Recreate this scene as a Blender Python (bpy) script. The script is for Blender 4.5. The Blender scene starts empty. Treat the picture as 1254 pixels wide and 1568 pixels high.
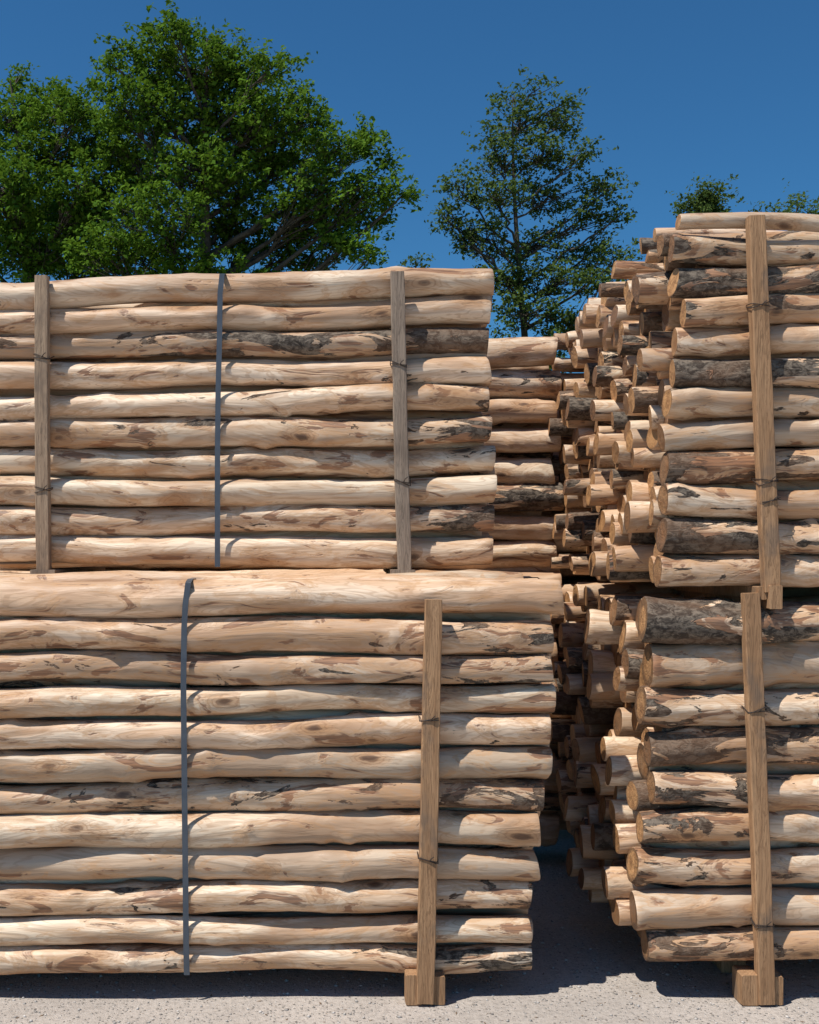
import bpy, math, random
import numpy as np
from mathutils import Vector
random.seed(7); rng=np.random.default_rng(7)
scene=bpy.context.scene
F=1681.0; CH=1.65; VX=530.0; HY=845.0
def X(px,d): return (px-VX)/F*d
def Z(py,d): return CH-(py-HY)/F*d

# ---------------------------------------------------------------- materials
class NT:
    def __init__(s,name):
        m=bpy.data.materials.new(name); m.use_nodes=True
        s.m=m; s.t=m.node_tree; s.n=s.t.nodes; s.l=s.t.links
        s.b=s.n['Principled BSDF']; s.out=s.n['Material Output']
    def node(s,ty,**k):
        n=s.n.new(ty)
        for a,v in k.items(): setattr(n,a,v)
        return n
    def put(s,sock,v):
        if isinstance(v,bpy.types.NodeSocket): s.l.new(v,sock)
        else: sock.default_value=v
    def math(s,op,a,b=0.0,c=None,clamp=False):
        n=s.node('ShaderNodeMath',operation=op); n.use_clamp=clamp
        s.put(n.inputs[0],a); s.put(n.inputs[1],b)
        if c is not None: s.put(n.inputs[2],c)
        return n.outputs[0]
    def smooth(s,v,a,b,o0=0.0,o1=1.0):
        n=s.node('ShaderNodeMapRange'); n.interpolation_type='SMOOTHSTEP'
        s.put(n.inputs[0],v); s.put(n.inputs[1],a); s.put(n.inputs[2],b); s.put(n.inputs[3],o0); s.put(n.inputs[4],o1)
        return n.outputs[0]
    def mix(s,f,a,b,bt='MIX'):
        n=s.node('ShaderNodeMix'); n.data_type='RGBA'; n.blend_type=bt
        def c(v): return v if isinstance(v,bpy.types.NodeSocket) else tuple(v)+((1,) if len(v)==3 else ())
        s.put(n.inputs[0],f); s.put(n.inputs[6],c(a)); s.put(n.inputs[7],c(b))
        return n.outputs[2]
    def mapping(s,vec,sc):
        n=s.node('ShaderNodeMapping'); s.l.new(vec,n.inputs[0]); n.inputs['Scale'].default_value=sc
        return n.outputs[0]
    def noise(s,vec,scale,detail=4,rough=.55,dist=0.0):
        n=s.node('ShaderNodeTexNoise'); s.l.new(vec,n.inputs['Vector'])
        n.inputs['Scale'].default_value=scale; n.inputs['Detail'].default_value=detail
        n.inputs['Roughness'].default_value=rough; n.inputs['Distortion'].default_value=dist
        return n.outputs['Fac']
    def bump(s,h,strength=.5,dist=.01,normal=None):
        n=s.node('ShaderNodeBump'); n.inputs['Strength'].default_value=strength; n.inputs['Distance'].default_value=dist
        s.l.new(h,n.inputs['Height'])
        if normal is not None: s.l.new(normal,n.inputs['Normal'])
        return n.outputs[0]

def log_material():
    s=NT('peeled_log_wood'); s.b.inputs['Roughness'].default_value=.55
    s.b.inputs['Specular IOR Level'].default_value=.4
    lp=s.node('ShaderNodeAttribute',attribute_name='lp').outputs['Vector']
    rc=s.node('ShaderNodeAttribute',attribute_name='rc').outputs['Color']
    sp=s.node('ShaderNodeSeparateColor'); s.l.new(rc,sp.inputs[0])
    tone,bark0,eb=sp.outputs[0],sp.outputs[1],sp.outputs[2]
    isend=s.math('GREATER_THAN',eb,.75)
    bark=s.math('ADD',bark0,s.math('MULTIPLY',eb,s.math('MULTIPLY',bark0,1.3)))
    nA=s.noise(s.mapping(lp,(1.8,11,11)),1,3,.5,1.3)
    nB=s.noise(s.mapping(lp,(3.4,11,11)),1,4,.6,1.7)
    nC=s.noise(s.mapping(lp,(3.2,11,11)),1,5,.62,1.2)
    nF=s.noise(s.mapping(lp,(8,120,120)),1,3,.6,.3)
    nG=s.noise(s.mapping(lp,(1.5,6,6)),1,2,.5,.8)
    # per-log hue drift: pinkish cream -> straw
    hx=s.math('FRACT',s.math('MULTIPLY',tone,7.31))
    base=s.mix(hx,(.83,.64,.465),(.82,.675,.50))
    base2=s.mix(hx,(.70,.465,.295),(.68,.50,.335))
    c=s.mix(s.smooth(nA,.40,.60),base,base2)
    c=s.mix(s.smooth(nG,.46,.64,0,.8),c,(.45,.265,.15))
    wv=s.math('SINE',s.math('MULTIPLY',nA,75.0))
    c=s.mix(s.smooth(wv,.3,1,0,.40),c,(.42,.235,.12))
    c=s.mix(s.smooth(nF,.52,.76,0,.35),c,(.36,.215,.12))
    c=s.mix(s.math('MULTIPLY',s.smooth(tone,.5,1.0),.6),c,(.35,.25,.17))
    # inner bark patches (reddish brown)
    thB=s.math('SUBTRACT',.675,s.math('MULTIPLY',bark,.17))
    fB=s.smooth(s.math('SUBTRACT',nB,thB),-.03,.035)
    cB=s.mix(s.smooth(nF,.35,.65),(.34,.155,.07),(.15,.067,.035))
    c=s.mix(s.math('MULTIPLY',fB,.87),c,cB)
    eB=s.math('SUBTRACT',1.0,s.math('MULTIPLY',s.math('ABSOLUTE',s.math('SUBTRACT',nB,s.math('SUBTRACT',thB,.05))),18.0),clamp=True)
    c=s.mix(s.math('MULTIPLY',eB,.6),c,(.52,.285,.13))
    # knots
    v=s.node('ShaderNodeTexVoronoi'); v.feature='F1'; s.l.new(s.mapping(lp,(5.0,11,11)),v.inputs['Vector']); v.inputs['Scale'].default_value=1
    vs=s.node('ShaderNodeSeparateColor'); s.l.new(v.outputs['Color'],vs.inputs[0])
    vd=s.math('ADD',v.outputs['Distance'],s.math('MULTIPLY',s.math('SUBTRACT',nB,.5),.55))
    gate=s.math('GREATER_THAN',vs.outputs[0],.6)
    kn=s.math('MULTIPLY',s.smooth(vd,.06,.19,1,0),gate)
    halo=s.math('MULTIPLY',s.smooth(vd,.15,.55,1,0),gate)
    c=s.mix(s.math('MULTIPLY',halo,.6),c,(.44,.23,.10))
    rg=s.math('MULTIPLY',halo,s.smooth(s.math('SINE',s.math('MULTIPLY',vd,60.0)),.2,1,0,.45))
    c=s.mix(rg,c,(.28,.13,.06))
    c=s.mix(s.math('MULTIPLY',kn,.85),c,(.085,.04,.022))
    # remaining bark
    thC=s.math('SUBTRACT',.82,s.math('MULTIPLY',bark,.33))
    fC=s.smooth(s.math('SUBTRACT',nC,thC),-.006,.012)
    nK=s.noise(s.mapping(lp,(30,45,45)),1,4,.7,.6)
    cC=s.mix(s.smooth(nK,.40,.62),(.045,.033,.024),(.20,.16,.12))
    cC=s.mix(s.smooth(nG,.42,.6,0,.5),cC,(.18,.095,.05))
    c=s.mix(fC,c,cC)
    # sawn end
    sx=s.node('ShaderNodeSeparateXYZ'); s.l.new(lp,sx.inputs[0])
    rr=s.math('SQRT',s.math('ADD',s.math('POWER',sx.outputs[1],2.0),s.math('POWER',sx.outputs[2],2.0)))
    nE=s.noise(lp,24,4,.65,.3)
    rw=s.math('SINE',s.math('ADD',s.math('MULTIPLY',rr,950.0),s.math('MULTIPLY',nE,6.0)))
    e=s.mix(s.smooth(tone,.2,.9),(.58,.31,.13),(.19,.105,.058))
    e=s.mix(s.smooth(nE,.40,.62,0,.7),e,(.27,.125,.05))
    e=s.mix(s.smooth(rw,0,1,0,.35),e,(.22,.10,.04))
    e=s.mix(s.smooth(rr,.044,.056,0,.65),e,(.10,.058,.033))
    c=s.mix(isend,c,e)
    s.l.new(c,s.b.inputs['Base Color'])
    s.l.new(s.math('ADD',.5,s.math('MULTIPLY',fC,.35)),s.b.inputs['Roughness'])
    h=s.math('ADD',s.math('MULTIPLY',nA,1.1),s.math('MULTIPLY',nF,.12))
    h=s.math('ADD',h,s.math('MULTIPLY',fC,s.math('ADD',.25,s.math('MULTIPLY',nK,1.0))))
    h=s.math('ADD',h,s.math('MULTIPLY',fB,.14))
    h=s.math('ADD',h,s.math('MULTIPLY',halo,.5))
    s.l.new(s.bump(h,.85,.010),s.b.inputs['Normal'])
    return s.m
M_LOG=log_material()

def board_material(name,c1,c2):
    s=NT(name); s.b.inputs['Roughness'].default_value=.8; s.b.inputs['Specular IOR Level'].default_value=.2
    o=s.node('ShaderNodeTexCoord').outputs['Object']
    n=s.noise(s.mapping(o,(30,30,2.2)),1,5,.6,1.2)
    w=s.math('SINE',s.math('MULTIPLY',n,70.0))
    f=s.noise(s.mapping(o,(160,160,9)),1,3,.6)
    g=s.noise(s.mapping(o,(9,9,5)),1,3,.6)
    c=s.mix(s.smooth(n,.3,.7),c1,c2)
    c=s.mix(s.smooth(w,.2,1,0,.5),c,[a*.45 for a in c2])
    c=s.mix(s.smooth(f,.5,.75,0,.6),c,[a*.4 for a in c2])
    c=s.mix(s.smooth(g,.52,.68,0,.6),c,(.16,.12,.09))
    s.l.new(c,s.b.inputs['Base Color'])
    s.l.new(s.bump(s.math('ADD',n,f),.6,.004),s.b.inputs['Normal'])
    return s.m
M_ST=board_material('weathered_board',(.46,.33,.22),(.34,.235,.155))
M_STB=board_material('brown_board',(.47,.28,.15),(.33,.185,.095))
M_STG=board_material('grey_board',(.36,.28,.21),(.26,.195,.145))

def steel():
    s=NT('strap_steel'); s.b.inputs['Metallic'].default_value=.3; s.b.inputs['Roughness'].default_value=.5
    o=s.node('ShaderNodeTexCoord').outputs['Object']
    n=s.noise(o,22,4)
    s.l.new(s.mix(n,(.05,.062,.082),(.11,.128,.15)),s.b.inputs['Base Color']); return s.m
M_STRAP=steel()
def wire():
    s=NT('rusty_wire'); s.b.inputs['Roughness'].default_value=.6; s.b.inputs['Metallic'].default_value=.5
    o=s.node('ShaderNodeTexCoord').outputs['Object']
    s.l.new(s.mix(s.noise(o,80,3),(.03,.028,.027),(.09,.06,.045)),s.b.inputs['Base Color']); return s.m
M_WIRE=wire()

def ground_mat():
    s=NT('compacted_gravel'); s.b.inputs['Roughness'].default_value=.95; s.b.inputs['Specular IOR Level'].default_value=.1
    o=s.node('ShaderNodeTexCoord').outputs['Object']
    a=s.noise(o,2.2,4,.6); b=s.noise(o,45,5,.7); d=s.noise(o,260,2,.6)
    c=s.mix(s.smooth(a,.35,.65),(.55,.485,.425),(.46,.405,.355))
    c=s.mix(s.smooth(b,.42,.68,0,.65),c,(.30,.26,.225))
    c=s.mix(s.smooth(d,.5,.66,0,.6),c,(.64,.58,.52))
    v=s.node('ShaderNodeTexVoronoi'); s.l.new(o,v.inputs['Vector']); v.inputs['Scale'].default_value=75
    vs=s.node('ShaderNodeSeparateColor'); s.l.new(v.outputs['Color'],vs.inputs[0])
    st=s.math('MULTIPLY',s.smooth(v.outputs['Distance'],.25,.42,1,0),s.math('GREATER_THAN',vs.outputs[0],.6))
    c=s.mix(s.math('MULTIPLY',st,.85),c,s.mix(vs.outputs[1],(.13,.115,.10),(.65,.60,.54)))
    s.l.new(c,s.b.inputs['Base Color'])
    h=s.math('ADD',s.math('MULTIPLY',b,1.0),s.math('ADD',s.math('MULTIPLY',d,.3),s.math('MULTIPLY',st,.6)))
    s.l.new(s.bump(h,.8,.014),s.b.inputs['Normal']); return s.m
M_GR=ground_mat()
def simple(name,c1,c2,sc,rough=.9):
    s=NT(name); s.b.inputs['Roughness'].default_value=rough; s.b.inputs['Specular IOR Level'].default_value=.15
    o=s.node('ShaderNodeTexCoord').outputs['Object']
    n=s.noise(o,sc,3); s.l.new(s.mix(s.smooth(n,.3,.7),c1,c2),s.b.inputs['Base Color'])
    s.l.new(s.bump(n,.4,.01),s.b.inputs['Normal']); return s.m
M_PEB=simple('pebble_stone',(.22,.20,.18),(.62,.57,.52),14)
M_CHIP=simple('bark_chips',(.12,.07,.04),(.34,.24,.16),30)
M_BARK=simple('tree_bark',(.05,.042,.034),(.11,.095,.075),9)
M_GRASS=simple('meadow_grass',(.05,.08,.02),(.09,.11,.03),1.5)
def leafmat(name,c1,c2,c3,tr):
    s=NT(name); s.n.remove(s.b)
    o=s.node('ShaderNodeTexCoord').outputs['Object']
    n=s.noise(o,.9,2,.6); n2=s.noise(o,7,1,.5)
    c=s.mix(s.smooth(n,.35,.65),c1,c2); c=s.mix(s.smooth(n2,.45,.7,0,.7),c,c3)
    d=s.node('ShaderNodeBsdfDiffuse'); t=s.node('ShaderNodeBsdfTranslucent')
    s.l.new(c,d.inputs[0]); s.l.new(s.mix(.5,c,tr),t.inputs[0])
    m=s.node('ShaderNodeMixShader'); m.inputs[0].default_value=.25; s.l.new(d.outputs[0],m.inputs[1]); s.l.new(t.outputs[0],m.inputs[2])
    s.l.new(m.outputs[0],s.out.inputs[0]); return s.m
M_LEAF=leafmat('green_leaves',(.105,.195,.022),(.062,.13,.018),(.15,.24,.030),(.17,.29,.015))
M_LEAF2=leafmat('olive_leaves',(.085,.135,.036),(.058,.095,.027),(.125,.175,.048),(.14,.20,.02))

# ---------------------------------------------------------------- mesh helper
def mesh_obj(name,V,Fc,mat,parent=None,smooth=None,attrs=None):
    me=bpy.data.meshes.new(name)
    if isinstance(Fc,np.ndarray):
        k=Fc.shape[1]; nf=len(Fc)
        me.vertices.add(len(V)); me.vertices.foreach_set('co',np.asarray(V,dtype=np.float32).ravel())
        me.loops.add(nf*k); me.loops.foreach_set('vertex_index',Fc.astype(np.int32).ravel())
        me.polygons.add(nf); me.polygons.foreach_set('loop_start',np.arange(0,nf*k,k,dtype=np.int32))
        me.update(calc_edges=True)
    else:
        me.from_pydata([tuple(v) for v in V],[],Fc)
    if attrs:
        for an,ty,data in attrs:
            a=me.attributes.new(an,ty,'POINT')
            a.data.foreach_set('vector' if ty=='FLOAT_VECTOR' else 'color',np.asarray(data,dtype=np.float32).ravel())
    if smooth is not None:
        sm=np.ones(len(me.polygons),dtype=bool) if smooth is True else smooth
        me.polygons.foreach_set('use_smooth',sm)
    me.validate(); me.update()
    me.materials.append(mat)
    o=bpy.data.objects.new(name,me); scene.collection.objects.link(o)
    if parent: o.parent=parent
    return o
def empty(name,loc=(0,0,0)):
    e=bpy.data.objects.new(name,None); e.empty_display_size=.2; scene.collection.objects.link(e); return e

# ---------------------------------------------------------------- logs
class LogBatch:
    def __init__(s): s.V=[];s.Q=[];s.LP=[];s.RC=[];s.SM=[];s.n=0
    def add(s,x0,x1,yc,zc0,zc1,r,tone,bark,seg=16,rings=40,yaw=0.0,taper=0.06,knots=0,wob=.011,near=1):
        L=x1-x0; ph=rng.uniform(0,6.28,14)
        t=np.linspace(0,1,rings); e=.005/L
        t=np.concatenate([[0,e],t[1:-1],[1-e,1]]); n=len(t)
        th=np.linspace(0,2*np.pi,seg,endpoint=False)
        T,TH=np.meshgrid(t,th,indexing='ij'); XX=x0+T*L
        R=r*(1+taper*(.5-T))
        tw=TH+.8*np.sin(1.1*XX+ph[11])
        R=R*(1+.035*np.sin(2*tw+ph[0]+1.3*XX)+.028*np.sin(3*tw+ph[1]-2.1*XX)+.02*np.sin(5*tw+ph[2]+4*XX)+.012*np.sin(7*tw+ph[12]+9*XX)
             +.05*np.sin(3.1*XX+ph[3])+.035*np.sin(7.7*XX+ph[4]+TH)+.022*np.sin(15*XX+ph[5]+2*TH)+.013*np.sin(33*XX+ph[6]-TH)+.007*np.sin(61*XX+ph[13]+2*TH))
        for k in range(knots):
            xk=rng.uniform(x0,x1); tk=rng.uniform(0,6.28); a=rng.uniform(.06,.28); sx=rng.uniform(.015,.05)
            dt=np.angle(np.exp(1j*(TH-tk)))
            R=R+r*a*np.exp(-((XX-xk)/sx)**2-(dt/.5)**2)
        R[0]*=.96; R[-1]*=.96
        cy=yc+wob*np.sin(2.3*XX+ph[7])+wob*.6*np.sin(5.1*XX+ph[8])+yaw*(XX-(x0+x1)/2)
        cz=zc0+(zc1-zc0)*T+wob*.7*np.sin(2.4*XX+ph[9])+wob*.45*np.sin(6.3*XX+ph[10])
        ly=R*np.cos(TH); lz=R*np.sin(TH)
        tilt0,tilt1=rng.normal(0,.07,2); tz0,tz1=rng.normal(0,.09,2)
        w0=np.clip(1-T*L/.05,0,1); w1=np.clip(1-(1-T)*L/.05,0,1)
        XO=XX+w0*(tilt0*ly+tz0*lz)+w1*(tilt1*ly+tz1*lz)
        P=np.stack([XO,cy+ly,cz+lz],-1).reshape(-1,3)
        off=rng.uniform(0,300)
        LP=np.stack([XO+off,ly,lz],-1).reshape(-1,3)
        de=((1-T) if near==1 else T)*L
        EB=(np.clip(1-de/.55,0,1)*.5).reshape(-1)
        b=s.n; i=np.arange(n-1)[:,None]*seg; j=np.arange(seg)[None,:]; j2=(j+1)%seg
        Q=np.stack([b+i+j,b+i+seg+j,b+i+seg+j2,b+i+j2],-1).reshape(-1,4)
        rcol=np.tile([tone,bark,0,1],(len(P),1)); rcol[:,2]=EB
        s.V.append(P); s.LP.append(LP); s.Q.append(Q); s.SM.append(np.ones(len(Q),bool))
        s.RC.append(rcol); s.n+=len(P)
        tone_e=rng.uniform(0,1)
        for endi,sgn in ((0,-1),(n-1,1)):
            ring=P[endi*seg:(endi+1)*seg]; lr=LP[endi*seg:(endi+1)*seg].copy()
            mid=(ring+ring.mean(0))/2; midl=(lr+lr.mean(0))/2
            c=ring.mean(0)[None]; cl=lr.mean(0)[None]
            PV=np.concatenate([ring,mid,c]); PL=np.concatenate([lr,midl,cl])
            b=s.n; j=np.arange(seg); j2=(j+1)%seg
            q1=np.stack([b+j,b+j2,b+seg+j2,b+seg+j],-1)
            jj=np.arange(0,seg,2); q2=np.stack([b+seg+jj,b+seg+(jj+1)%seg,b+seg+(jj+2)%seg,np.full(len(jj),b+2*seg)],-1)
            q=np.concatenate([q1,q2])
            if sgn<0: q=q[:,::-1]
            s.V.append(PV); s.LP.append(PL); s.Q.append(q); s.SM.append(np.zeros(len(q),bool))
            s.RC.append(np.tile([tone_e,bark,1,1],(len(PV),1))); s.n+=len(PV)
    def build(s,name,parent):
        return mesh_obj(name,np.concatenate(s.V),np.concatenate(s.Q),M_LOG,parent,np.concatenate(s.SM),
            [('lp','FLOAT_VECTOR',np.concatenate(s.LP)),('rc','FLOAT_COLOR',np.concatenate(s.RC))])

def bundle(parent,front,centers,ends,top_py,bot_py,side,length,ncols,pitchy,barkavg,jit,tiltz=None,barks=None,extra=(),small=.9):
    """stack of round posts lying along x. rows listed top to bottom."""
    B=LogBatch(); n=len(centers)
    c=np.array(centers,float); edges=np.concatenate([[top_py],(c[1:]+c[:-1])/2,[bot_py]])
    zc=[Z((edges[i]+edges[i+1])/2,front) for i in range(n)]
    dia=[(edges[i+1]-edges[i])/F*front for i in range(n)]
    xe=[X(p,front) for p in ends]
    for col in range(ncols):
        for i in range(n+(0 if col%2==0 else -1)):
            if col%2==0:
                z=zc[i]; d=dia[i]; x_e=xe[i]
            else:
                z=(zc[i]+zc[i+1])/2; d=(dia[i]+dia[i+1])/2; x_e=(xe[i]+xe[i+1])/2
            if col>0:
                d*=rng.uniform(small-.12,small+.14); z+=rng.normal(0,.013)
            else:
                d*=rng.uniform(.91,1.03)
            r=d*.476
            r=min(r,.078)
            y=front+r+(.0 if col else rng.normal(0,.009))+col*pitchy
            jx=0 if col==0 else float(np.clip(rng.normal(0,jit),-1.7*jit,2.2*jit))
            if side=='L': jx=min(jx,.01)
            bk=float(np.clip(rng.beta(1.2,2.2)+barkavg,0,1.0))
            if barks and col==0 and i in barks: bk=barks[i]
            tone=rng.uniform(0,1)
            tz=0 if tiltz is None else tiltz[0]+(tiltz[1]-tiltz[0])*i/(n-1)
            tz+=rng.normal(0,.006)
            hero=(col==0) or (i==0)
            if side=='L':
                x1=x_e+jx; x0=x1-length+rng.normal(0,.03); za,zb=z+tz,z
            else:
                x0=x_e+jx; x1=x0+length+rng.normal(0,.03); za,zb=z,z+tz
            B.add(x0,x1,y,za,zb,r,tone,bk,seg=24 if hero else 16,rings=130 if hero else 24,
                  yaw=rng.normal(0,.004) if col==0 else rng.normal(0,.02),
                  taper=rng.choice([-1,1])*rng.uniform(.02,.14),knots=int(rng.integers(7,18)) if hero else 3,near=1 if side=='L' else 0)
    for (x0,x1,y,z0,z1,r) in extra:
        B.add(x0,x1,y,z0,z1,r,rng.uniform(0,1),.25,seg=24,rings=100,taper=.1,knots=6)
    return B.build('logs',parent)

def board(name,p0,p1,w,dp,mat,parent,bev=.003,n=14,bend=.003):
    p0=np.array(p0,float);p1=np.array(p1,float); ax=p1-p0; L=np.linalg.norm(ax); ax/=L
    up=np.array([0,1.,0]) if abs(ax[1])<.8 else np.array([1.,0,0])
    if abs(ax[1])<.8:
        wd=np.cross(ax,up); wd/=np.linalg.norm(wd); dd=np.cross(wd,ax)
    else:
        wd=np.array([1.,0,0]); dd=np.array([0,0,1.])
    a,b=w/2,dp/2; c=bev
    prof=[(-a+c,-b),(a-c,-b),(a,-b+c),(a,b-c),(a-c,b),(-a+c,b),(-a,b-c),(-a,-b+c)]
    V=[];Fc=[]; ph=random.uniform(0,6)
    for k in range(n):
        t=k/(n-1); s=1.0 if 0<k<n-1 else .95
        ce=p0+ax*L*t+wd*bend*math.sin(3*t+ph)+wd*random.gauss(0,.0006)
        for (u,v) in prof: V.append(ce+wd*(u+random.gauss(0,.0004))*s+dd*v*s)
    for k in range(n-1):
        for j in range(8):
            j2=(j+1)%8; Fc.append((k*8+j,k*8+j2,k*8+8+j2,k*8+8+j))
    Fc.append(tuple(range(7,-1,-1))); Fc.append(tuple((n-1)*8+j for j in range(8)))
    return mesh_obj(name,V,Fc,mat,parent)
def tube(V,Fc,pts,rad,seg=6):
    pts=np.array(pts,float); n=len(pts); base=len(V)
    rad=np.broadcast_to(rad,(n,))
    for k in range(n):
        d=pts[min(k+1,n-1)]-pts[max(k-1,0)]; d/=np.linalg.norm(d)+1e-9
        a=np.cross(d,[0.3,0.2,1.0] if abs(d[2])<.9 else [1.,0,0]); a/=np.linalg.norm(a)+1e-9; b=np.cross(d,a)
        for j in range(seg):
            t=2*math.pi*j/seg; V.append(pts[k]+rad[k]*(a*math.cos(t)+b*math.sin(t)))
    for k in range(n-1):
        for j in range(seg):
            j2=(j+1)%seg; Fc.append((base+k*seg+j,base+k*seg+j2,base+(k+1)*seg+j2,base+(k+1)*seg+j))
def wires(parent,items):
    V=[];Fc=[]
    for (x,y,z,w,dp) in items:
        for k in range(2):
            o=random.uniform(-.006,.006); s=random.uniform(-.012,.012)
            y0=y-dp/2-.002
            pts=[(x-w/2-.002,y+dp/2+.04,z+.015),(x-w/2-.003,y0+.004,z+o-s),(x-w/2+.004,y0,z+o-s),(x,y0-.001,z+o),(x+w/2-.004,y0,z+o+s),(x+w/2+.003,y0+.004,z+o+s),(x+w/2+.004,y+dp/2+.04,z+.02)]
            tube(V,Fc,pts,.0018,5)
        pts=[(x+.004,y-dp/2-.003,z),(x+.010,y-dp/2-.009,z+.010),(x+.02,y-dp/2-.010,z+.018)]
        tube(V,Fc,pts,.0018,5)
    mesh_obj('binding_wire',V,Fc,M_WIRE,parent,True)
def strap(parent,pts,w,depth_back,top=True):
    P=[]
    x,y,z=pts[0]
    P+= [(x,y+depth_back,z+.012),(x,y+.3,z+.014),(x,y+.06,z+.013),(x,y+.02,z+.006)]+list(pts)
    V=[];Fc=[]
    for (x,y,z) in P: V+= [(x-w/2,y,z),(x+w/2,y,z)]
    n=len(P)
    for k in range(n-1): Fc.append((2*k,2*k+1,2*k+3,2*k+2))
    o=mesh_obj('steel_strap',V,Fc,M_STRAP,parent)
    m=o.modifiers.new('thick','SOLIDIFY'); m.thickness=.0014
def skid(parent,x,front,base,h,w,depth,mat):
    g=w*.42
    board('bearer',(x-w*.29,front,base+h/2),(x-w*.29,front+depth,base+h/2),g,h,mat,parent,.004,4,0)
    board('bearer',(x+w*.29,front+.004,base+h*.47),(x+w*.29,front+depth,base+h*.47),g,h*.94,mat,parent,.004,4,0)
def beam(parent,x,y0,y1,base,h,w,mat):
    board('skid_beam',(x,y0,base+h/2),(x,y1,base+h/2),w,h,mat,parent,.004,4,0)

# ---- lower left bundle
LF=4.03
A=empty('log_bundle')
zt=Z(889,LF)
bundle(A,LF,[918,977,1024,1072,1121,1172,1221,1274,1326,1380,1428,1474],
       [865,848,846,852,845,845,836,828,826,816,814,818],889,1494,'L',2.9,9,.104,-.14,.035,
       tiltz=(.0,-.02),barks={0:.1,2:.62,3:.35,9:.55,11:.6,6:.62,1:.55,8:.15,10:.4,4:.35,5:.35,7:.25},
       extra=[(-2.0,X(842,LF)-.02,LF+.15,zt-.03,zt-.028,.048),(-2.2,X(815,LF),LF+.25,zt-.035,zt-.022,.05),(-1.9,X(800,LF),LF+.34,zt-.045,zt-.04,.05)])
d=LF-.034
board('stake',(X(652,d),d,.012),(X(662,d),d,Z(918,d)),.064,.045,M_STB,A)
board('stake',(X(652,d)-1.9,d,.012),(X(662,d)-1.92,d,Z(920,d)),.064,.045,M_STB,A)
skid(A,X(651,d),d-.012,.001,.115,.145,.1,M_STB); beam(A,X(651,d),d+.3,d+1.0,.001,.10,.10,M_STB)
skid(A,X(651,d)-1.9,d-.012,.001,.115,.145,.1,M_STB); beam(A,X(651,d)-1.9,d+.3,d+1.0,.001,.10,.10,M_STB)
wires(A,[(X(657,d),d,Z(1102,d),.066,.045),(X(655,d),d,Z(1316,d),.066,.045)])
sy=LF-.016
strap(A,[(X(px,sy),sy-.002*(i%2),Z(py,sy)) for i,(px,py) in enumerate([(288,893),(284,925),(282,960),(281,1050),(282,1150),(283,1250),(284,1350),(285,1440),(286,1493)])],.021,.9)

# ---- upper left bundle
UF=4.33
Bn=empty('log_bundle')
bundle(Bn,UF,[427,471,514,564,609,655,703,749,795,842],
       [757,754,751,750,749,751,760,760,758,757],405,868,'L',2.9,8,.104,-.12,.035,
       tiltz=(-.075,-.0),barks={2:.85,5:.6,8:.55,3:.35,4:.5,0:.25,1:.3,6:.5,9:.3,7:.2})
d=UF-.03
board('stake',(X(620,d),d,Z(873,d)),(X(608,d),d,Z(417,d)),.055,.04,M_STG,Bn)
board('stake',(X(68,d),d,Z(877,d)),(X(64,d),d,Z(423,d)),.052,.04,M_ST,Bn)
wires(Bn,[(X(610,d),d,Z(560,d),.057,.04),(X(616,d),d,Z(738,d),.057,.04),(X(65,d),d,Z(549,d),.054,.04),(X(67,d),d,Z(751,d),.054,.04)])
for xx in (X(617,d),X(67,d)):
    board('bearer',(xx,UF-.05,Z(873,UF)-.008),(xx,UF+.85,Z(873,UF)-.008),.10,.022,M_STG,Bn,.002,4,0)
sy=UF-.015
strap(Bn,[(X(px,sy),sy,Z(py,sy)) for px,py in [(340,420),(337,450),(336,520),(334,600),(333,700),(333,800),(333,868)]],.021,.85)

# ---- back stack behind left
BF=5.75
C=empty('log_bundle')
bundle(C,BF,[540,590,631,673,719,762,806,850,895,945,1000,1060,1120,1180,1230,1270],[852,860,850,858,850,862,852,855,860,850]+[855]*6,512,1298,'L',3.0,4,.125,.0,.04,small=.98)
board('stake',(X(600,BF-.03),BF-.03,.01),(X(600,BF-.03),BF-.03,Z(520,BF)),.064,.045,M_STB,C)
skid(C,X(600,BF),BF-.03,.001,.10,.135,.5,M_STB)

# ---- right upper bundle
RF=4.03
D=empty('log_bundle')
bundle(D,RF,[337,370,424,472,520,567,616,664,713,766,817,874],
       [1042,1034,1040,1050,1040,1036,1027,1020,1024,1022,1021,1016],326,905,'R',2.7,11,.09,.05,.06,
       tiltz=(-.01,0),barks={2:.97,1:.6,5:.88,8:.65,10:.75,11:.5,0:.1,3:.5,4:.3,6:.4,9:.5,7:.35},small=.84)
RB=RF+1.04
D2=empty('log_bundle')
k=RB/RF
bundle(D2,RB,[HY+(v-HY)/k for v in [346,392,436,482,528,574,618,664,710,756,800,846,882]],
       [VX+(1022-VX)/k+o for o in [8,0,6,0,0,-4,-2,0,-6,0,0,-3,-2]],HY+(332-HY)/k,HY+(903-HY)/k,'R',2.7,10,.1,.12,.065)
d=RF-.034
board('stake',(X(1182,d),d,Z(906,d)),(X(1155,d),d,Z(332,d)),.062,.045,M_STB,D)
wires(D,[(X(1161,d),d,Z(470,d),.064,.045),(X(1174,d),d,Z(738,d),.064,.045),(X(1177,d),d,Z(768,d),.064,.045)])
board('bearer',(X(1166,d),d-.01,Z(908,d)),(X(1166,d),d+2.0,Z(908,d)),.032,.05,M_STB,D,.003,4,0)
board('bearer',(X(1183,d),d-.03,Z(914,d)),(X(1183,d),d+2.0,Z(914,d)),.05,.09,M_STB,D,.003,4,0)

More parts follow.
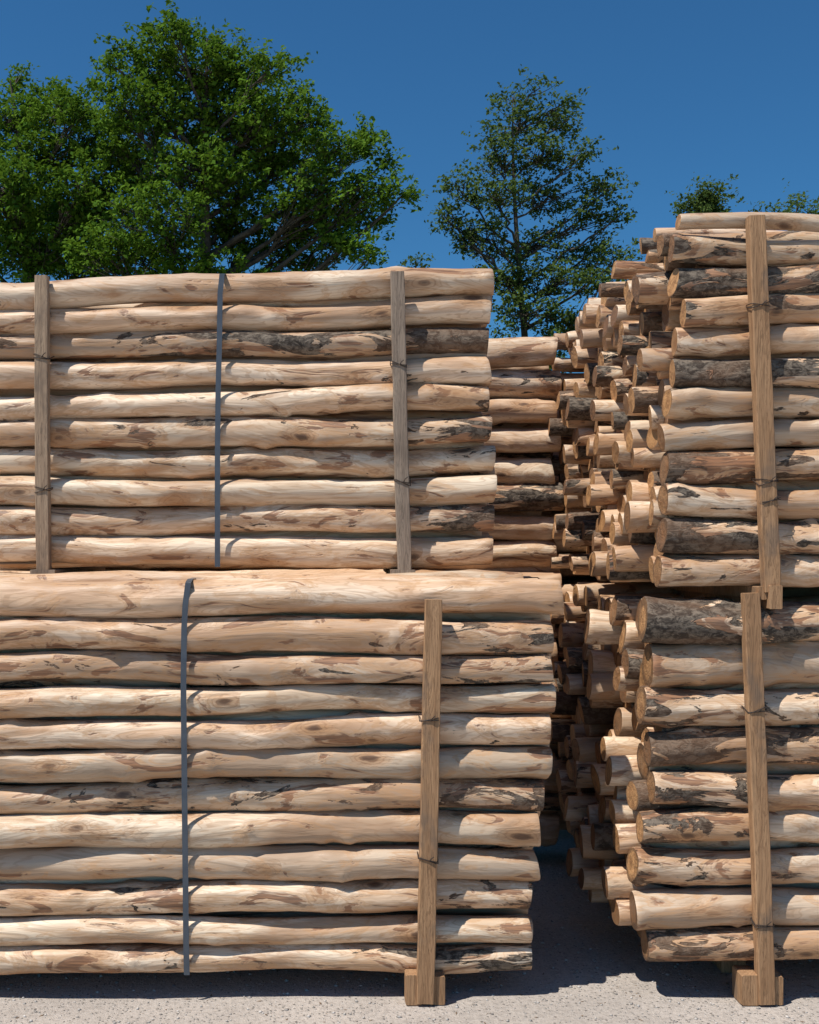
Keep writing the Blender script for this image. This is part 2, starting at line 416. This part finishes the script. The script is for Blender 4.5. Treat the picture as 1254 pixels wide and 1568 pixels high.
# ---- right lower bundle
E=empty('log_bundle')
bundle(E,RF,[957,1022,1086,1148,1214,1272,1332,1397,1457],
       [990,1000,989,1000,1004,986,976,975,993],917,1480,'R',2.7,9,.11,.08,.06,
       barks={0:.97,1:.35,2:.65,3:.72,4:.5,5:.6,6:.5,7:.3,8:.7},small=.82)
E2=empty('log_bundle')
bundle(E2,RB,[HY+(v-HY)/k for v in [932,985,1035,1085,1135,1185,1235,1290,1340,1395,1450]],
       [VX+(996-VX)/k+o for o in [0,4,0,-3,0,2,0,-5,-8,-4,0]],HY+(908-HY)/k,HY+(1478-HY)/k,'R',2.7,9,.108,.15,.06)
d=RF-.036
board('stake',(X(1171,d),d,.01),(X(1150,d),d,Z(908,d)),.06,.045,M_STB,E)
for dx in (0,1.5):
    skid(E,X(1166,d)+dx,d-.012,.001,.115,.155,.1,M_STB); beam(E,X(1167,d)+dx,d+.3,d+2.0,.001,.10,.10,M_STB)
wires(E,[(X(1157,d),d,Z(1088,d),.062,.045),(X(1168,d),d,Z(1414,d),.062,.045)])

# ---- stack standing behind the right hand bundles
G=empty('log_bundle')
GF=6.35
bundle(G,GF,list(range(600,1260,34)),[800]*len(range(600,1260,34)),583,1270,'R',2.9,3,.12,.0,.04,small=1.0)
skid(G,1.7,GF,.001,.10,.15,.4,M_STB); skid(G,3.2,GF,.001,.10,.15,.4,M_STB)

# ---------------------------------------------------------------- ground
mesh_obj('ground',[(-600,-600,0),(600,-600,0),(600,900,0),(-600,900,0)],[(0,1,2,3)],M_GR)
mesh_obj('grass_field',[(-600,13,.004),(600,13,.004),(600,880,.004),(-600,880,.004)],[(0,1,2,3)],M_GRASS)
def scatter(name,n,xr,yr,s0,s1,mat,flat,pw=2.5):
    base=np.array([(1,0,0),(-1,0,0),(0,1,0),(0,-1,0),(0,0,1),(0,0,-1)],float)
    fc=[(0,2,4),(2,1,4),(1,3,4),(3,0,4),(2,0,5),(1,2,5),(3,1,5),(0,3,5)]
    V=[];Fs=[]
    for i in range(n):
        s=s0+(s1-s0)*random.random()**pw
        a=random.uniform(0,6.28); sx,sy2,sz=s*random.uniform(.6,1.2),s*random.uniform(.5,1)*(.45 if flat else 1),s*random.uniform(.35,.6)*(.3 if flat else 1)
        v=base*[sx,sy2,sz]*rng.uniform(.8,1.2,(6,3))
        ca,sa=math.cos(a),math.sin(a)
        v=np.stack([v[:,0]*ca-v[:,1]*sa,v[:,0]*sa+v[:,1]*ca,v[:,2]],-1)
        x=random.uniform(*xr); y=random.uniform(*yr)
        V.append(v+[x,y,sz*.3]); Fs.append(np.array(fc)+6*i)
    return mesh_obj(name,np.concatenate(V),np.concatenate(Fs),mat)
scatter('gravel',12000,(-1.8,2.4),(3.3,6.5),.0012,.012,M_PEB,False,4)
scatter('wood_chips',320,(-1.6,2.3),(3.75,4.6),.003,.018,M_CHIP,True)

# ---------------------------------------------------------------- trees
def tree(name,dist,trunk_px,lobes,mat,dens,leafn,lsz,sig=(.17,.13),trunk_r=.22,seed=1,ydepth=.6,core=.3,tw=1.0):
    r=np.random.default_rng(seed); E0=empty(name)
    bx=X(trunk_px,dist); V=[];Fc=[]
    L=[]
    for (px,py,rx,ry) in lobes:
        s=dist/F; L.append([X(px,dist),dist,Z(py,dist),rx*s,ry*s])
    cx=np.mean([l[0] for l in L]); W=max(abs(l[0]-cx)+l[3] for l in L)
    zb=min(l[2] for l in L)
    for l in L:
        rem=math.sqrt(max(.05,1-((l[0]-cx)/W)**2))
        dy=r.uniform(-1,1)*W*ydepth*rem
        l[1]+=dy; l[0]*=l[1]/dist; l[2]=CH+(l[2]-CH)*l[1]/dist
    ztop=max(l[2]+l[4] for l in L)
    tp=[]; n=14; zt=ztop-.8; top_x=[l for l in L if l[2]==max(q[2] for q in L)][0][0]
    for k in range(n):
        t=k/(n-1); tp.append((bx+(top_x-bx)*t**1.5+.12*math.sin(4*t+seed)*t*2,dist+.15*math.sin(5*t+2*seed),zt*t-.1*(k==0)))
    tp=np.array(tp); tr=trunk_r*(1-np.linspace(0,1,n))**.8+.015; tr[0]*=1.4
    tube(V,Fc,tp,tr,10)
    def trunk_at(z):
        z=min(max(z,0),zt); return np.array([np.interp(z,tp[:,2],tp[:,i]) for i in range(3)]),float(np.interp(z,tp[:,2],tr))
    LV=[];
    for l in L:
        c=np.array(l[:3]); hd=math.hypot(c[0]-bx,c[1]-dist)
        za=max(.28*zb+.5,min(zt-.2,c[2]-.75*hd-.3*l[4])); p0,rt=trunk_at(za)
        mid=(p0+c)/2+np.array([0,0,-.12*hd])+r.normal(0,.15,3)
        m=10; tt=np.linspace(0,1,m)[:,None]
        limb=(1-tt)**2*p0+2*tt*(1-tt)*mid+tt**2*c+ r.normal(0,.04,(m,3))*np.sin(np.pi*tt)
        r0=min(rt*.6,.03+.012*hd+.01*l[3]*3)
        tube(V,Fc,limb,np.linspace(r0,.015,m),6)
        nc=max(4,int(dens*math.pi*l[3]*l[4]))
        for q in range(nc):
            u=r.normal(0,1,3); u/=np.linalg.norm(u); rad=core+(1-core)*r.random()**.6
            if r.random()<.12: rad*=1.18
            cc=c+u*rad*np.array([l[3],l[3]*.9,l[4]])
            a=limb[r.integers(m//2,m)]
            mm=(a+cc)/2+r.normal(0,.1,3)+np.array([0,0,-.05])
            t4=np.linspace(0,1,5)[:,None]; tw_=(1-t4)**2*a+2*t4*(1-t4)*mm+t4**2*cc
            tube(V,Fc,tw_,np.linspace(.016*tw,.005*tw,5),3)
            nl=int(leafn*r.uniform(.5,1.4)); sc=r.uniform(.7,1.3)
            ns=r.integers(3,6); sprays=cc+r.normal(0,1,(ns,3))*[sig[0]*sc,sig[0]*sc,sig[1]*sc]
            P=sprays[r.integers(0,ns,nl)]+r.normal(0,1,(nl,3))*[sig[0]*.45,sig[0]*.45,sig[1]*.45]
            LV.append(P)
    mesh_obj('trunk_and_branches',V,Fc,M_BARK,E0,True)
    P=np.concatenate(LV); N=len(P)
    nrm=r.normal(0,.65,(N,3))+[-.3,-.3,.85]; nrm/=np.linalg.norm(nrm,axis=1)[:,None]
    a=np.cross(nrm,r.normal(0,1,(N,3))); a/=np.linalg.norm(a,axis=1)[:,None]; b=np.cross(nrm,a)
    ls=lsz*r.uniform(.6,1.3,(N,1)); lw=ls*r.uniform(.45,.7,(N,1))
    fold=nrm*ls*.12
    Q=np.stack([P-a*ls*.5,P+b*lw*.5+fold,P+a*ls*.5,P-b*lw*.5+fold],1).reshape(-1,3)
    Fq=np.arange(N*4).reshape(N,4)
    mesh_obj('foliage',Q,Fq,mat,E0)
    print(name,N)
tree('deciduous_tree',25,335,[(275,44,40,22),(235,50,24,20),(318,70,34,24),(215,100,50,34),(178,104,24,16),(290,105,66,38),(355,110,55,38),(418,100,38,20),(450,150,28,20),(190,165,44,40),(250,175,66,46),(330,185,75,48),(405,185,65,46),(472,178,36,28),
   (375,255,85,45),(450,245,70,40),(520,225,50,30),(560,225,30,22),(592,245,14,10),(575,285,38,24),(618,298,12,6),(555,325,50,28),(500,290,60,36),(300,260,90,50),(215,260,56,46),(180,225,36,36),(470,330,76,38),(350,335,95,44),(240,335,76,44),(170,310,50,46),(535,372,48,26),(570,390,22,16),(450,385,66,28),(370,378,55,22),(290,395,55,22),(210,385,50,24),(160,390,60,35),(390,450,150,40),(240,470,120,50)],
   M_LEAF,29,46,.125,sig=(.16,.12),seed=3,trunk_r=.26,ydepth=.5)
tree('deciduous_tree',27,60,[(28,118,20,18),(55,160,48,26),(20,185,56,36),(95,165,36,28),(120,170,30,30),(140,215,34,40),(75,235,70,44),(130,285,55,42),(10,290,70,50),(70,320,75,42),(120,350,60,42),(60,385,70,30),(20,370,80,45),(130,400,80,40),(-60,220,70,60),(-80,330,90,70),(30,480,120,50)],
   M_LEAF,29,46,.125,sig=(.16,.12),seed=5,trunk_r=.26,ydepth=.5)
tree('slender_tree',30,818,[(826,135,30,12),(785,150,24,12),(860,160,26,14),(795,190,60,26),(860,190,36,28),(750,205,20,20),(765,245,44,28),(835,240,54,32),(895,235,22,22),(700,285,34,18),(672,318,14,10),(685,335,28,22),(715,365,30,16),(760,300,56,28),(840,300,60,30),(930,290,34,20),(955,325,16,14),(900,330,50,26),(745,365,55,28),(820,375,60,30),(905,385,48,26),(945,400,34,22),
   (770,425,60,28),(860,430,66,28),(930,440,34,24),(810,480,70,28),(880,500,60,26),(800,560,90,50)],
   M_LEAF2,21,34,.125,sig=(.17,.12),seed=8,trunk_r=.14,core=.2,tw=1.1,ydepth=.35)
tree('small_tree',30,1078,[(1080,292,22,9),(1058,308,20,10),(1094,310,20,12),(1078,325,40,16),(1078,345,40,24),(1078,390,60,30)],M_LEAF2,40,44,.12,seed=11,trunk_r=.12,ydepth=.2)
tree('small_tree',30,1222,[(1222,306,18,8),(1200,322,26,8),(1240,322,26,10),(1165,326,18,5),(1225,345,50,16),(1220,390,70,30)],M_LEAF2,17,28,.12,seed=12,trunk_r=.12,core=.2,tw=1.3,ydepth=.2)
tree('small_tree',30,640,[(637,398,8,6),(640,420,18,14),(640,460,40,25)],M_LEAF2,18,28,.12,seed=13,trunk_r=.1,core=.2,ydepth=.2)

# ---------------------------------------------------------------- light
el=math.radians(62); az=math.radians(56)
to_sun=Vector((-math.sin(az)*math.cos(el),-math.cos(az)*math.cos(el),math.sin(el)))
sl=bpy.data.lights.new('sun','SUN'); sl.energy=5.0; sl.angle=math.radians(.5); sl.color=(1,.955,.885)
so=bpy.data.objects.new('sun',sl); so.rotation_euler=to_sun.to_track_quat('Z','Y').to_euler(); so.location=(-5,-5,12); scene.collection.objects.link(so)
w=bpy.data.worlds.new('World'); scene.world=w; w.use_nodes=True
wn=w.node_tree.nodes; wl=w.node_tree.links
sk=wn.new('ShaderNodeTexSky'); sk.sky_type='NISHITA'; sk.sun_disc=False
sk.sun_elevation=el; sk.sun_rotation=math.radians(180)+az; sk.air_density=1.0; sk.dust_density=0.0; sk.ozone_density=1.5; sk.altitude=300
tint=wn.new('ShaderNodeMix'); tint.data_type='RGBA'; tint.blend_type='MULTIPLY'; tint.inputs[0].default_value=1
tint.inputs[7].default_value=(.42,1.02,1.42,1)
bg=wn['Background']; bg.inputs[1].default_value=.066
wl.new(sk.outputs[0],tint.inputs[6]); wl.new(tint.outputs[2],bg.inputs[0])
cam=bpy.data.cameras.new('camera'); co=bpy.data.objects.new('camera',cam); scene.collection.objects.link(co)
co.location=(0,0,CH); co.rotation_euler=(math.radians(90),0,0)
cam.sensor_width=36; cam.sensor_fit='AUTO'; cam.lens=36*F/1568
cam.shift_x=97/1568; cam.shift_y=61/1568; cam.clip_end=3000; cam.clip_start=.05
scene.camera=co
scene.view_settings.view_transform='Standard'; scene.view_settings.look='None'; scene.view_settings.exposure=0
